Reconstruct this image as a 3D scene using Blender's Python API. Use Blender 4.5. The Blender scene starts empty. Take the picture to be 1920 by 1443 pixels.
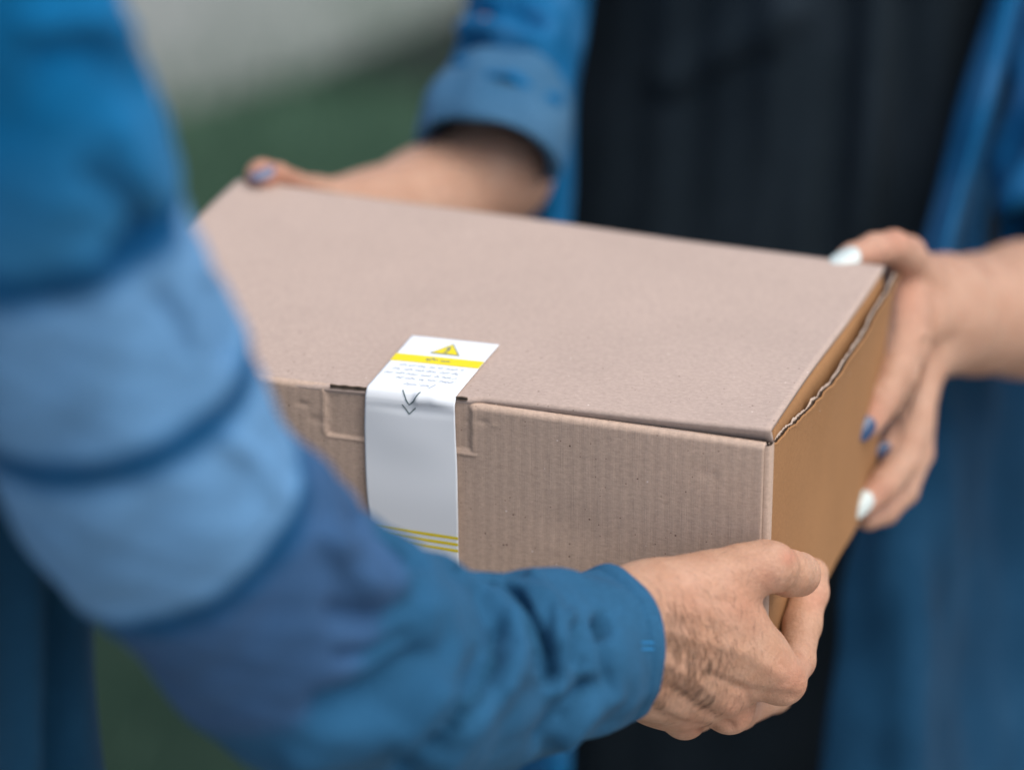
import bpy, math, random
import numpy as np

random.seed(7); RNG = np.random.default_rng(11)
SC = bpy.context.scene
COL = SC.collection
rad = math.radians

# ------------------------------------------------------------------ camera
FPX = 6750.0                       # focal length in pixels of a 1920 wide frame
PITCH = 0.4214
CAM = np.array([0.0, 0.0, 1.765])
CP, SP = math.cos(PITCH), math.sin(PITCH)
AX_R = np.array([1.0, 0, 0]); AX_F = np.array([0, CP, -SP]); AX_U = np.array([0, SP, CP])
cd = bpy.data.cameras.new('camera'); cam = bpy.data.objects.new('camera', cd); COL.objects.link(cam)
cam.location = CAM.tolist(); cam.rotation_euler = (math.pi / 2 - PITCH, 0, 0)
cd.sensor_width = 36.0; cd.lens = FPX / 1920 * 36; cd.clip_start = 0.05; cd.clip_end = 500
cd.dof.use_dof = True; cd.dof.focus_distance = 1.79; cd.dof.aperture_fstop = 2.6
SC.camera = cam

# ------------------------------------------------------------------ light
SUN_EL, SUN_AZ = rad(62), rad(128)       # azimuth from +Y towards +X
w = bpy.data.worlds.new('World'); SC.world = w; w.use_nodes = True
nt = w.node_tree; bg = nt.nodes['Background']
sky = nt.nodes.new('ShaderNodeTexSky'); sky.sky_type = 'NISHITA'; sky.sun_disc = False
sky.sun_elevation = SUN_EL; sky.sun_rotation = SUN_AZ; sky.air_density = 1.0; sky.dust_density = 3.0; sky.ozone_density = 1.0
nt.links.new(sky.outputs[0], bg.inputs[0]); bg.inputs[1].default_value = 0.095
sd = bpy.data.lights.new('sun', 'SUN'); sun = bpy.data.objects.new('sun', sd); COL.objects.link(sun)
sd.energy = 1.5; sd.angle = rad(70); sd.color = (1.0, 0.94, 0.85)
sun.location = (-2, -1, 5)
sun.rotation_euler = (math.pi / 2 - SUN_EL, 0, -SUN_AZ + math.pi)
SC.view_settings.view_transform = 'Standard'; SC.view_settings.look = 'None'
SC.view_settings.exposure = 0.88; SC.view_settings.gamma = 1.0; SC.view_settings.use_curve_mapping = False

# ------------------------------------------------------------------ helpers
def ray(px, py): return AX_R * (px - 960) / FPX + AX_U * (721.5 - py) / FPX + AX_F
def P(px, py, d): return CAM + ray(px, py) * d      # the place at that bearing, d metres along the lens axis
def proj(X):
    v = np.asarray(X, float) - CAM; d = v @ AX_F
    return np.stack([960 + FPX * (v @ AX_R) / d, 721.5 - FPX * (v @ AX_U) / d], -1), d
def unit(v):
    v = np.asarray(v, float); return v / np.maximum(np.linalg.norm(v, axis=-1, keepdims=True), 1e-12)

def mesh_obj(name, V, Fs, mat, parent=None, off=None, smooth=True, uv=None, attrs=None, mats=None, fmat=None):
    V = np.asarray(V, float)
    if off is not None: V = V - np.asarray(off)
    me = bpy.data.meshes.new(name)
    if isinstance(Fs, np.ndarray):
        n, k = Fs.shape
        me.vertices.add(len(V)); me.vertices.foreach_set('co', V.astype(np.float32).ravel())
        me.loops.add(n * k); me.loops.foreach_set('vertex_index', Fs.astype(np.int32).ravel())
        me.polygons.add(n); me.polygons.foreach_set('loop_start', np.arange(0, n * k, k, dtype=np.int32))
        me.update(calc_edges=True)
    else:
        me.from_pydata([tuple(v) for v in V], [], [tuple(int(i) for i in f) for f in Fs])
    me.validate()
    me.polygons.foreach_set('use_smooth', np.full(len(me.polygons), smooth))
    for m in (mats or [mat]): me.materials.append(m)
    if fmat is not None: me.polygons.foreach_set('material_index', np.asarray(fmat, dtype=np.int32))
    if uv is not None:
        l = me.uv_layers.new(name='UVMap'); vi = np.zeros(len(me.loops), dtype=np.int32)
        me.loops.foreach_get('vertex_index', vi); l.data.foreach_set('uv', np.asarray(uv, np.float32)[vi].ravel())
    for k, a in (attrs or {}).items():
        at = me.attributes.new(k, 'FLOAT', 'POINT'); at.data.foreach_set('value', np.asarray(a, np.float32))
    o = bpy.data.objects.new(name, me); COL.objects.link(o)
    if parent is not None: o.parent = parent
    return o
def empty(name, loc, rz=0.0):
    o = bpy.data.objects.new(name, None); COL.objects.link(o); o.location = tuple(loc); o.rotation_euler = (0, 0, rz)
    o.empty_display_size = 0.1; return o
def tag(o, label=None, cat=None, group=None, kind=None):
    for k, v in (('label', label), ('category', cat), ('group', group), ('kind', kind)):
        if v: o[k] = v
    return o

def grid_faces(nu, nv, wrap=False, flip=False):
    i, j = np.meshgrid(np.arange(nu - 1), np.arange(nv if wrap else nv - 1), indexing='ij')
    j2 = (j + 1) % nv
    f = np.stack([i * nv + j, (i + 1) * nv + j, (i + 1) * nv + j2, i * nv + j2], -1).reshape(-1, 4)
    return f[:, ::-1] if flip else f
def vnormals(V, Fs):
    n = np.zeros_like(V)
    fn = np.cross(V[Fs[:, 2]] - V[Fs[:, 0]], V[Fs[:, -1]] - V[Fs[:, 1]])
    for k in range(Fs.shape[1]): np.add.at(n, Fs[:, k], fn)
    return unit(n)
def spline(pts, n):
    pts = np.asarray(pts, float); m = len(pts)
    t = np.linspace(0, m - 1, n); i = np.clip(t.astype(int), 0, m - 2); u = (t - i)[:, None]
    g = lambda k: pts[np.clip(k, 0, m - 1)]
    p0, p1, p2, p3 = g(i - 1), g(i), g(i + 1), g(i + 2)
    p0 = np.where((i == 0)[:, None], 2 * p1 - p2, p0); p3 = np.where((i == m - 2)[:, None], 2 * p2 - p1, p3)
    return .5 * (2 * p1 + (p2 - p0) * u + (2 * p0 - 5 * p1 + 4 * p2 - p3) * u**2 + (3 * p1 - p0 - 3 * p2 + p3) * u**3)
def poly_dist(q, line):
    line = np.asarray(line, float); d = np.full(len(q), 1e9)
    for a, b in zip(line[:-1], line[1:]):
        ab = b - a; t = np.clip(((q - a) @ ab) / (ab @ ab), 0, 1)
        d = np.minimum(d, np.linalg.norm(q - a - t[:, None] * ab, axis=1))
    return d
def wnoise(X, s, seed=0):
    # smooth pseudo noise: a sum of rotated sine waves
    r = np.random.default_rng(seed); out = np.zeros(len(X))
    for _ in range(9):
        k = unit(r.normal(size=3)) * r.uniform(.6, 1.6) * 2 * math.pi / s
        out += np.sin(X @ k + r.uniform(0, 6.28))
    return out / 3.2
def carve(V, Fs, strokes):
    # folds, tendons and creases: each stroke a ridge (+) or groove (-) along a line over the side that faces the lens
    N = vnormals(V, Fs); q, d = proj(V); w_ = np.clip(-(N @ AX_F) * 2.2, 0, 1)
    disp = np.zeros(len(V))
    for line, width, amp in strokes:
        e = poly_dist(q, line); disp += amp * np.exp(-(e / width) ** 2) * w_
    return V + N * disp[:, None]

# ------------------------------------------------------------------ materials
def new_mat(name, base, rough=.8, spec=.3):
    m = bpy.data.materials.new(name); m.use_nodes = True; b = m.node_tree.nodes['Principled BSDF']
    b.inputs['Base Color'].default_value = (*base, 1); b.inputs['Roughness'].default_value = rough
    b.inputs['Specular IOR Level'].default_value = spec
    return m, m.node_tree, b
def nd(t, kind, **kw):
    n = t.nodes.new(kind)
    for k, v in kw.items():
        if k in n.inputs: n.inputs[k].default_value = v
        else: setattr(n, k, v)
    return n
def noise(t, scale, detail=4, rough=.55, coord='Object', stretch=None):
    tc = nd(t, 'ShaderNodeTexCoord'); src = tc.outputs[coord]
    if stretch:
        mp = nd(t, 'ShaderNodeMapping'); mp.inputs['Scale'].default_value = stretch
        t.links.new(src, mp.inputs[0]); src = mp.outputs[0]
    n = nd(t, 'ShaderNodeTexNoise', Scale=scale, Detail=detail, Roughness=rough); t.links.new(src, n.inputs['Vector'])
    return n.outputs[0]
def ramp(t, fac, stops, interp='LINEAR'):
    r = nd(t, 'ShaderNodeValToRGB'); cr = r.color_ramp; cr.interpolation = interp
    while len(cr.elements) < len(stops): cr.elements.new(.5)
    for e, (p, c) in zip(cr.elements, stops): e.position = p; e.color = (*c, 1) if len(c) == 3 else c
    t.links.new(fac, r.inputs[0]); return r.outputs[0]
def mix(t, a, b, fac, mode='MIX'):
    m = nd(t, 'ShaderNodeMix', data_type='RGBA', blend_type=mode)
    for s, v in ((6, a), (7, b), (0, fac)):
        if hasattr(v, 'is_output'): t.links.new(v, m.inputs[s])
        else: m.inputs[s].default_value = (*v, 1) if isinstance(v, tuple) else v
    return m.outputs[2]
def mathn(t, op, a, b=None):
    m = nd(t, 'ShaderNodeMath', operation=op)
    for s, v in ((0, a), (1, b)):
        if v is None: continue
        if hasattr(v, 'is_output'): t.links.new(v, m.inputs[s])
        else: m.inputs[s].default_value = v
    return m.outputs[0]
def bump(t, b, height, strength, dist, prev=None):
    n = nd(t, 'ShaderNodeBump', Strength=strength, Distance=dist); t.links.new(height, n.inputs['Height'])
    if prev is not None: t.links.new(prev, n.inputs['Normal'])
    t.links.new(n.outputs[0], b.inputs['Normal']); return n.outputs[0]

def kraft(name, base, flute=0.0, var=.10):
    m, t, b = new_mat(name, base, .82, .25)
    lo = tuple(c * (1 - var) for c in base); hi = tuple(min(1, c * (1 + var)) for c in base)
    big = ramp(t, noise(t, 14, 3), [(.3, lo), (.7, hi)])
    fib = noise(t, 900, 5, .7, stretch=(.35, 1, 1)); fine = noise(t, 420, 6, .7)
    c = mix(t, big, ramp(t, fib, [(.3, tuple(x * .78 for x in base)), (.7, tuple(min(1, x * 1.2) for x in base))]), .5)
    c = mix(t, c, ramp(t, fine, [(.35, (.82,) * 3), (.65, (1.12,) * 3)]), .45, 'MULTIPLY')
    for sc, th, colr in ((200, .10, (.10, .06, .045)), (150, .075, (.75, .66, .6)), (380, .13, (.19, .12, .09)), (90, .05, (.09, .055, .04))):
        tc = nd(t, 'ShaderNodeTexCoord'); v = nd(t, 'ShaderNodeTexVoronoi', Scale=sc); t.links.new(tc.outputs['Object'], v.inputs['Vector'])
        sep = nd(t, 'ShaderNodeSeparateColor'); t.links.new(v.outputs['Color'], sep.inputs[0])
        pick = mathn(t, 'GREATER_THAN', sep.outputs[0], .88); dot = mathn(t, 'LESS_THAN', v.outputs['Distance'], th)
        c = mix(t, c, colr, mathn(t, 'MULTIPLY', mathn(t, 'MULTIPLY', pick, dot), .8))
    h = fine
    t.links.new(c, b.inputs['Base Color'])
    p = bump(t, b, fib, .25, .0006)
    if flute:
        tc = nd(t, 'ShaderNodeTexCoord'); mp = nd(t, 'ShaderNodeMapping'); mp.inputs['Scale'].default_value = (1, .02, .02)
        t.links.new(tc.outputs['Object'], mp.inputs[0])
        wv = nd(t, 'ShaderNodeTexWave', Scale=50, Distortion=2.5, Detail=2); wv.inputs['Detail Scale'].default_value = 40
        t.links.new(mp.outputs[0], wv.inputs[0]); p = bump(t, b, wv.outputs[1], flute, .0006, p)
        c = mix(t, c, ramp(t, wv.outputs[1], [(.15, (.93, .925, .92)), (.6, (1.02,) * 3)]), .4, 'MULTIPLY'); t.links.new(c, b.inputs['Base Color'])
    return m
def denim(name, c0, c1, c2, scale=60, weave=2600, rough=.9):
    m, t, b = new_mat(name, c1, rough, .12)
    c = ramp(t, noise(t, scale, 5, .6), [(.3, c0), (.5, c1), (.72, c2)])
    g = noise(t, weave, 2, .6)
    c = mix(t, c, ramp(t, noise(t, 800, 3, .7), [(.32, (.72,) * 3), (.68, (1.22,) * 3)]), .5, 'MULTIPLY')
    c = mix(t, c, ramp(t, g, [(.3, (.72,) * 3), (.7, (1.25,) * 3)]), .6, 'MULTIPLY')
    t.links.new(c, b.inputs['Base Color'])
    b.inputs['Sheen Weight'].default_value = .015; b.inputs['Sheen Roughness'].default_value = .5
    p = bump(t, b, g, .3, .0004); bump(t, b, noise(t, 160, 4), .25, .002, p)
    return m
def skin(name, base, red, pale, hairy=False):
    m, t, b = new_mat(name, base, .52, .38)
    c = ramp(t, noise(t, 55, 4, .6), [(.3, base), (.75, pale)])
    a = nd(t, 'ShaderNodeAttribute', attribute_name='flush')
    c = mix(t, c, red, a.outputs['Fac'])
    c = mix(t, c, ramp(t, noise(t, 500, 4, .75), [(.3, (.78, .74, .72)), (.7, (1.14, 1.12, 1.1))]), .6, 'MULTIPLY'); c = mix(t, c, ramp(t, noise(t, 90, 4, .6), [(.32, (.88, .80, .77)), (.6, (1.04, 1.04, 1.04))]), .5, 'MULTIPLY')
    t.links.new(c, b.inputs['Base Color'])
    b.inputs['Subsurface Weight'].default_value = .12; b.inputs['Subsurface Radius'].default_value = (1, .35, .18)
    b.inputs['Subsurface Scale'].default_value = .004
    v = nd(t, 'ShaderNodeTexVoronoi', Scale=800, feature='DISTANCE_TO_EDGE'); tc = nd(t, 'ShaderNodeTexCoord'); t.links.new(tc.outputs['Object'], v.inputs['Vector'])
    p = bump(t, b, v.outputs[0], .45, .0009); p = bump(t, b, noise(t, 260, 5, .65), .5, .0016, p); p = bump(t, b, noise(t, 120, 3, .6, stretch=(.3, 1, 1)), .3, .002, p)
    return m
def plain(name, base, rough=.6, spec=.3):
    return new_mat(name, base, rough, spec)[0]

M_TOP = kraft('kraft_lid', (.45, .352, .300), 0, .06)
M_FRONT = kraft('kraft_front', (.52, .39, .308), .22, .07)
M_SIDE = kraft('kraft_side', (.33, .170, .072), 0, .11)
M_EDGE = kraft('kraft_cut_edge', (.50, .40, .33), 0, .1)
M_SLOT = kraft('kraft_slot', (.085, .078, .065), 0, .1)
M_FLUTE = kraft('kraft_fluting', (.16, .12, .09), 0, .1)
M_LABEL = plain('label_paper', (.81, .86, .90), .38, .45)
M_YEL = plain('label_yellow_ink', (.80, .66, .012), .45)
M_INK = plain('label_ink', (.13, .18, .19), .5)
M_GREYINK = plain('label_grey_ink', (.34, .38, .42), .5)
M_SKIN_M = skin('skin_tan', (.44, .248, .155), (.50, .20, .13), (.52, .325, .225))
M_SKIN_W = skin('skin_light', (.44, .255, .172), (.49, .195, .125), (.50, .32, .23))
M_HAIR = plain('dark_arm_hair', (.018, .012, .010), .55)
M_NAILW = plain('white_nail_varnish', (.52, .61, .60), .18, .5)
M_NAILB = plain('blue_nail_varnish', (.016, .055, .14), .18, .6)
M_NAILG = plain('grey_blue_nail_varnish', (.10, .13, .22), .2, .6)
M_DENIM_M = None
M_DENIM_W = denim('washed_denim', (.002, .068, .175), (.004, .105, .255), (.036, .155, .33), 18)
M_CUFF = denim('denim_reverse', (.030, .105, .20), (.045, .13, .235), (.075, .18, .30), 20)
M_BLACK = denim('black_jersey', (.011, .019, .026), (.013, .022, .030), (.017, .027, .037), 12)
M_BLACKT = denim('black_trouser_cloth', (.004, .006, .008), (.005, .007, .010), (.007, .010, .013), 12)
M_SHADEDENIM = denim('dark_indigo_denim', (.005, .036, .080), (.007, .046, .10), (.012, .06, .125), 16)  # shirt denim darkened to carry the shade on its lower tail
M_NAVY = denim('dark_blue_denim', (.006, .040, .085), (.008, .052, .108), (.013, .07, .14), 14)
M_SHOE = plain('dark_shoe_leather', (.02, .018, .016), .5)
M_STITCH = plain('blue_thread', (.02, .19, .42), .8)

# ------------------------------------------------------------------ the ground
def build_ground():
    m, t, b = new_mat('lawn_soil', (.04, .07, .03), .95, .1)
    c = ramp(t, noise(t, 5, 5, .6), [(.3, (.034, .072, .044)), (.7, (.056, .108, .070))]); t.links.new(c, b.inputs['Base Color'])
    bump(t, b, noise(t, 60, 4), .6, .02)
    m2, t, b = new_mat('pale_paving', (.22, .23, .22), .9, .2)
    c = ramp(t, noise(t, 1.6, 4), [(.3, (.165, .19, .165)), (.7, (.25, .26, .25))]); t.links.new(c, b.inputs['Base Color'])
    m3, t, b = new_mat('warm_paving', (.36, .33, .29), .9, .2)
    c = ramp(t, noise(t, 3, 5), [(.3, (.32, .29, .25)), (.7, (.41, .37, .33))]); t.links.new(c, b.inputs['Base Color'])
    mesh_obj('ground', [(-150, -40, -.008), (150, -40, -.008), (150, 400, -.008), (-150, 400, -.008)], [(0, 1, 2, 3)], m3, smooth=False)['kind'] = 'structure'  # unseen pale paving, added to bounce warm light up onto the box
    mesh_obj('lawn', [(-4, 2.0, 0), (1.1, 2.0, 0), (1.1, 6.5, 0), (-4, 6.5, 0)], [(0, 1, 2, 3)], m, smooth=False)['kind'] = 'structure'
    m5, t, b = new_mat('damp_soil', (.014, .030, .020), .95, .1)
    c = ramp(t, noise(t, 7, 4), [(.3, (.010, .024, .016)), (.7, (.018, .036, .024))]); t.links.new(c, b.inputs['Base Color'])
    mesh_obj('soil', [(-.9, 2.3, .004), (.9, 2.3, .004), (.9, 3.5, .004), (.2, 3.75, .004), (-.9, 3.55, .004)], [(0, 1, 2, 3, 4)], m5, smooth=False)['kind'] = 'structure'  # dark patch standing in for the two people's shade on the lawn
    m4, t, b = new_mat('dark_soil', (.018, .02, .02), .95, .1)
    mesh_obj('soil', [(-.30, 5.05, .012), (-.05, 4.96, .012), (.6, 5.1, .012), (.6, 6.1, .012), (.02, 5.50, .012)], [(0, 1, 2, 3, 4)], m4, smooth=False)['kind'] = 'structure'  # plain dark patch at the path edge
    # the path's near edge runs slightly away to the right
    a = np.array([-8, 4.90 - .738 * (8 - .51), .008]); bb = np.array([8, 5.21 + .738 * 8.08, .008])
    n = np.array([-.594, .804, 0])
    V = [a, bb, bb + n * 3.0, a + n * 3.0]
    Vb = [v - np.array([0, 0, .012]) for v in V]
    mesh_obj('path', V + Vb, [(0, 1, 2, 3), (0, 4, 5, 1), (1, 5, 6, 2), (2, 6, 7, 3), (3, 7, 4, 0)], m2, smooth=False)['kind'] = 'structure'
    return a, bb, n
PATH = build_ground()

def build_grass():
    n = 16000
    m, t, b = new_mat('grass_blade', (.045, .10, .05), .7, .2)
    c = ramp(t, noise(t, 9, 3), [(.3, (.030, .072, .044)), (.7, (.058, .112, .072))]); t.links.new(c, b.inputs['Base Color'])
    x = RNG.uniform(-1.3, .7, n); y = RNG.uniform(2.6, 6.0, n)
    side = (x - PATH[0][0]) * PATH[2][0] + (y - PATH[0][1]) * PATH[2][1]
    k = (side < RNG.exponential(.13, n) - .05) & ((y > 3.6) | (RNG.random(n) < .06)); x, y = x[k], y[k]; n = len(x)
    a = RNG.uniform(0, 6.283, n); h = RNG.uniform(.03, .065, n); lean = RNG.normal(0, .02, (n, 2)); wd = .0025
    base = np.stack([x, y, np.zeros(n)], 1); du = np.stack([np.cos(a), np.sin(a), np.zeros(n)], 1) * wd
    mid = base + np.stack([lean[:, 0] * .4, lean[:, 1] * .4, h * .55], 1); tip = base + np.stack([lean[:, 0], lean[:, 1], h], 1)
    V = np.stack([base - du, base + du, mid + du * .8, mid - du * .8, tip], 1).reshape(-1, 3)
    i = np.arange(n) * 5
    F3 = [tuple(f) for f in np.concatenate([np.stack([i + 3, i + 2, i + 4], 1)])] + [tuple(f) for f in np.stack([i, i + 1, i + 2, i + 3], 1)]
    tag(mesh_obj('grass', V, F3, m, smooth=False), 'short dark green lawn grass behind the box', 'grass', None, 'stuff')
build_grass()

# ------------------------------------------------------------------ the box
TH = -.3253
W, D, H = .3801, .2476, .1380
O = np.array([.1238945, 1.5887275, 1.0204565])         # upper front right corner
EX = np.array([math.cos(TH), math.sin(TH), 0]); EY = np.array([-math.sin(TH), math.cos(TH), 0]); EZ = np.array([0, 0, 1.0])
def BW(a, b, c): return O - EX * a + EY * b - EZ * c    # a leftwards, b backwards, c down
def on_face(px, py, axis, val=0.0):
    n = [-EX, EY, -EZ][axis]; r = ray(px, py); return CAM + r * ((val + (O - CAM) @ n) / (r @ n))
box = empty('cardboard_box', O - EZ * H, TH)
tag(box, 'brown cardboard box with a white sealing label, held between the two people', 'box')
def L(a, b, c): return np.stack([-np.asarray(a, float), np.asarray(b, float), H - np.asarray(c, float)], -1)

def lid_c(a, b):
    # how far the lid lies below the nominal top plane; it stands proud at the front right
    front = np.interp(a, [0, .15, .2, .24, .38], [-.0074, -.0024, -.0004, .0018, .003])
    back = np.interp(a, [0, .38], [.0022, -.0022])
    t = np.clip(b / D, 0, 1); s = t * t * (3 - 2 * t)
    return front * (1 - s) + back * s - .0012 * np.sin(np.pi * t) * np.sin(np.pi * np.clip(a / W, 0, 1))
def build_box():
    # lid: top sheet whose front edge rolls down, with thickness
    na, nb = 120, 60
    aa = np.linspace(-.0005, W + .001, na); r = .0022
    arc = np.linspace(0, math.pi / 2, 6)[::-1]
    prof = [(.0062, .012), (.0034, .0075)] + [(r - r * math.sin(t), r - r * math.cos(t)) for t in arc] + [(b, 0) for b in np.linspace(r, D + .001, nb)[1:]]
    prof = np.array(prof); A, K = np.meshgrid(aa, np.arange(len(prof)), indexing='ij')
    back_set = np.interp(A, [0, .149, .1535, .17], [.0050, .0034, .0006, 0])
    b = prof[K, 0]; c = prof[K, 1] + lid_c(A, b); b = b + back_set * np.clip(1 - b / .1, 0, 1)
    tabside = 0
    V = L(A, b, c).reshape(-1, 3)
    V[:, 2] += wnoise(V * np.array([1, 1, 0]), .13, 3) * .0003
    F = grid_faces(na, len(prof), flip=True)
    o = mesh_obj('lid', V, F, M_TOP, box); md = o.modifiers.new('thick', 'SOLIDIFY'); md.thickness = .0026; md.offset = -1 ; md.use_rim = True
    # right side of the lid: a dust flap folded down inside the side panel
    bb = np.linspace(.0135, D - .002, 60); cc = np.linspace(.0015, .05, 6); B, C = np.meshgrid(bb, cc, indexing='ij')
    swell = np.interp(B, [0, .0128, .0651, .1095, .1495, .1859, .2238, .2572], [0, .0002, .0014, .0022, .0022, .0021, .0022, .002])
    V = L(.0012 - swell * np.clip((C - .0015) / .010, 0, 1) * np.exp(-C / .03), B, C + lid_c(0 * B, B)).reshape(-1, 3)
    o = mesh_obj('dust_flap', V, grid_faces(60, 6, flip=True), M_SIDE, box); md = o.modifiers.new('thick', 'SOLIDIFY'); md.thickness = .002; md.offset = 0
    # front panel: fine relief with the rolled top and the tab recess
    nu, nv = 330, 120
    u = np.linspace(.0012, W, nu); v = np.concatenate([np.linspace(0, .004, 10), np.linspace(.0045, .036, 50), np.linspace(.037, H, nv - 60)])
    U, Vv = np.meshgrid(u, v, indexing='ij')
    sm = lambda x, e: np.clip(x / e + .5, 0, 1)
    rim = .0035; roll = np.where(Vv < rim, rim - np.sqrt(np.maximum(0, rim**2 - (rim - Vv)**2)), 0)
    wob = .0010 * np.sin(U * 31 + 1) * np.exp(-Vv / .02) + .0008 * np.sin(U * 17)
    depth = roll + wob * .6
    left, right, bot = .2290, .1538, .0268
    ins = sm(left - U, .0012) * sm(U - right, .0012) * sm(bot + .0015 * (U - .19) / .04 - Vv, .0014)
    depth = depth * (1 - ins) + ins * .0011
    # embossed outline of the slot and small dents
    edge = np.exp(-((Vv - bot - .0012) / .0009)**2) * sm(left + .001 - U, .002) * sm(U - right + .004, .002)
    depth -= edge * .0007
    for e_, h_ in ((left + .0006, .027), (right - .0004, .026)): depth += .0008 * np.exp(-((U - e_ - .0004 * np.sin(Vv * 700)) / .0009)**2) * sm(h_ - Vv, .002) - .0006 * np.exp(-((U - e_ - np.sign(e_ - .19) * .0022) / .0010)**2) * sm(h_ - Vv, .002)
    for (ux, vx, s, a_) in ((.243, .012, .003, .0008), (.146, .009, .0028, .0005), (.140, .010, .002, -.0003), (.236, .02, .004, .0006), (.03, .02, .006, .0004), (.10, .06, .02, .0008), (.06, .10, .02, -.0006)):
        depth += a_ * np.exp(-(((U - ux) / s)**2 + ((Vv - vx) / (s * .6))**2))
    c_top = np.interp(U, [0, .15, .2, .38], [0, 0, .001, .002])
    V = L(U, depth, Vv + c_top * (1 - np.clip(Vv / .05, 0, 1))).reshape(-1, 3)
    o = mesh_obj('front_panel', V, grid_faces(nu, nv), M_FRONT, box); md = o.modifiers.new('thick', 'SOLIDIFY'); md.thickness = .0028; md.offset = -1
    # inner layer of the folded-over front, seen as the pale lip beneath the lid edge
    ua = np.linspace(.001, .1528, 60); ba = np.linspace(.0030, .0048, 6); A, B = np.meshgrid(ua, ba, indexing='ij')
    V = L(A, B, .0002 + (B - .003) * .35 + .0003 * np.sin(A * 90)).reshape(-1, 3)
    o = mesh_obj('front_lip', V, grid_faces(60, 6, flip=True), M_TOP, box); md = o.modifiers.new('thick', 'SOLIDIFY'); md.thickness = .002; md.offset = -1
    # corrugated cut edges showing in the two slots
    for a0, a1 in ((.2085, .2280), (.1545, .1605)):
        n = 60; a = np.linspace(a0, a1, n)
        for bz, c0, c1, m_ in ((.0002, -.0011, -.0003, M_FLUTE), (.0006, -.0003, .0004, M_SLOT), (.0001, .0004, .0008, M_FLUTE)):
            A, K = np.meshgrid(a, np.arange(4), indexing='ij')
            bo = np.array([0, .0007, .0007, 0])[K] + bz; co = np.array([c0, c0, c1, c1])[K] + .00015 * np.sin(A * 900 + c0 * 1e4) + lid_c(A, 0 * A)
            mesh_obj('slot_edge', L(A, bo, co).reshape(-1, 3), grid_faces(n, 4, wrap=True), m_, box)
    # rounded corner fold at the front right, slightly off the front panel
    t = np.linspace(-.15, math.pi / 2, 9); vv = np.linspace(.0008, H, 40); T, C = np.meshgrid(t, vv, indexing='ij')
    r = .0026; a = .0010 - r * np.sin(T) - .0004 ; b = .0012 + r - r * np.cos(T)
    ext = np.linspace(.0042, .008, 3); A2, C2 = np.meshgrid(ext, vv, indexing='ij')
    Aall = np.concatenate([a, np.full_like(A2, a[-1, 0])]); Ball = np.concatenate([b, A2]); Call = np.concatenate([C, C2])
    o = mesh_obj('corner_fold', L(Aall, Ball, Call).reshape(-1, 3), grid_faces(12, 40), M_FRONT, box)
    # right side panel, bowed outwards along its ragged open top edge
    nb_, nc_ = 160, 40
    b = np.linspace(.0075, D + .001, nb_); edge_b = [0, .0128, .0651, .1095, .1495, .1859, .2238, .2572]
    edge_c = np.interp(b, edge_b, [.0015, .0030, .0066, .0088, .0095, .0085, .0080, .0050])
    bow_top = np.interp(b, edge_b, [0, .0006, .0050, .0073, .0073, .0070, .0075, .0070])
    jag = .0006 * np.interp(b, np.linspace(0, .26, 40), RNG.normal(0, 1, 40)) + .0003 * np.interp(b, np.linspace(0, .26, 140), RNG.normal(0, 1, 140))
    s = np.linspace(0, 1, nc_)**1.6; Bm, S = np.meshgrid(b, s, indexing='ij')
    c0 = (edge_c + jag)[:, None]; C = c0 + (H - c0) * S
    bow = bow_top[:, None] * np.exp(-S * 3.2) * (1 - S)
    A = -bow - .0017
    V = L(A, Bm, C).reshape(-1, 3); V[:, 0] += wnoise(V, .09, 5) * .0005
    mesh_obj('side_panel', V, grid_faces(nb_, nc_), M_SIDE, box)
    # the cut edge of that panel: outer liner, fluting, inner liner
    out = V.reshape(nb_, nc_, 3)
    jag2 = .0005 * np.interp(b, np.linspace(0, .26, 70), RNG.normal(0, 1, 70))
    def liner(off, thick, drop, jj, m, name):
        rows = []
        for k, (dx, dz) in enumerate(((0, -.0012), (0, 0), (-thick, 0), (-thick, -.0012))):
            q = out[:, 0].copy(); q[:, 0] += off + dx; q[:, 2] += dz + drop + (jj if dz == 0 else 0); rows.append(q)
        mesh_obj(name, np.stack(rows, 1).reshape(-1, 3), grid_faces(nb_, 4), m, box)
    liner(.0003, .0006, .0003, jag * .1, M_SIDE, 'torn_liner')
    liner(-.0024, .0006, .0002, jag2, M_EDGE, 'torn_liner')
    q = out[:, 0].copy(); n = 700; bw = np.linspace(b[0], b[-1], n)
    x = np.interp(bw, b, q[:, 0]) - .0016 + .0007 * np.sin(bw * 2 * math.pi / .0032); z = np.interp(bw, b, q[:, 2])
    V = np.stack([np.stack([x, bw, z - .0002], 1), np.stack([x - .0012, bw, z - .004], 1)], 1).reshape(-1, 3)
    mesh_obj('edge_fluting', V, grid_faces(n, 2), M_FLUTE, box)
    # back, left and bottom panels
    def slab(name, a, b, c, m):
        V = [L(a[i], b[j], c[k]) for i in (0, 1) for j in (0, 1) for k in (0, 1)]
        mesh_obj(name, V, [(0, 1, 3, 2), (4, 6, 7, 5), (0, 4, 5, 1), (2, 3, 7, 6), (0, 2, 6, 4), (1, 5, 7, 3)], m, box, smooth=False)
    slab('back_panel', (.002, W - .002), (D - .004, D - .0012), (.004, H - .001), M_FRONT)
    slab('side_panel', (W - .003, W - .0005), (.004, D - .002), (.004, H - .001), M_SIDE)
    slab('bottom_panel', (.002, W - .003), (.004, D - .005), (H - .003, H - .0003), M_FRONT)
build_box()

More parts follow.
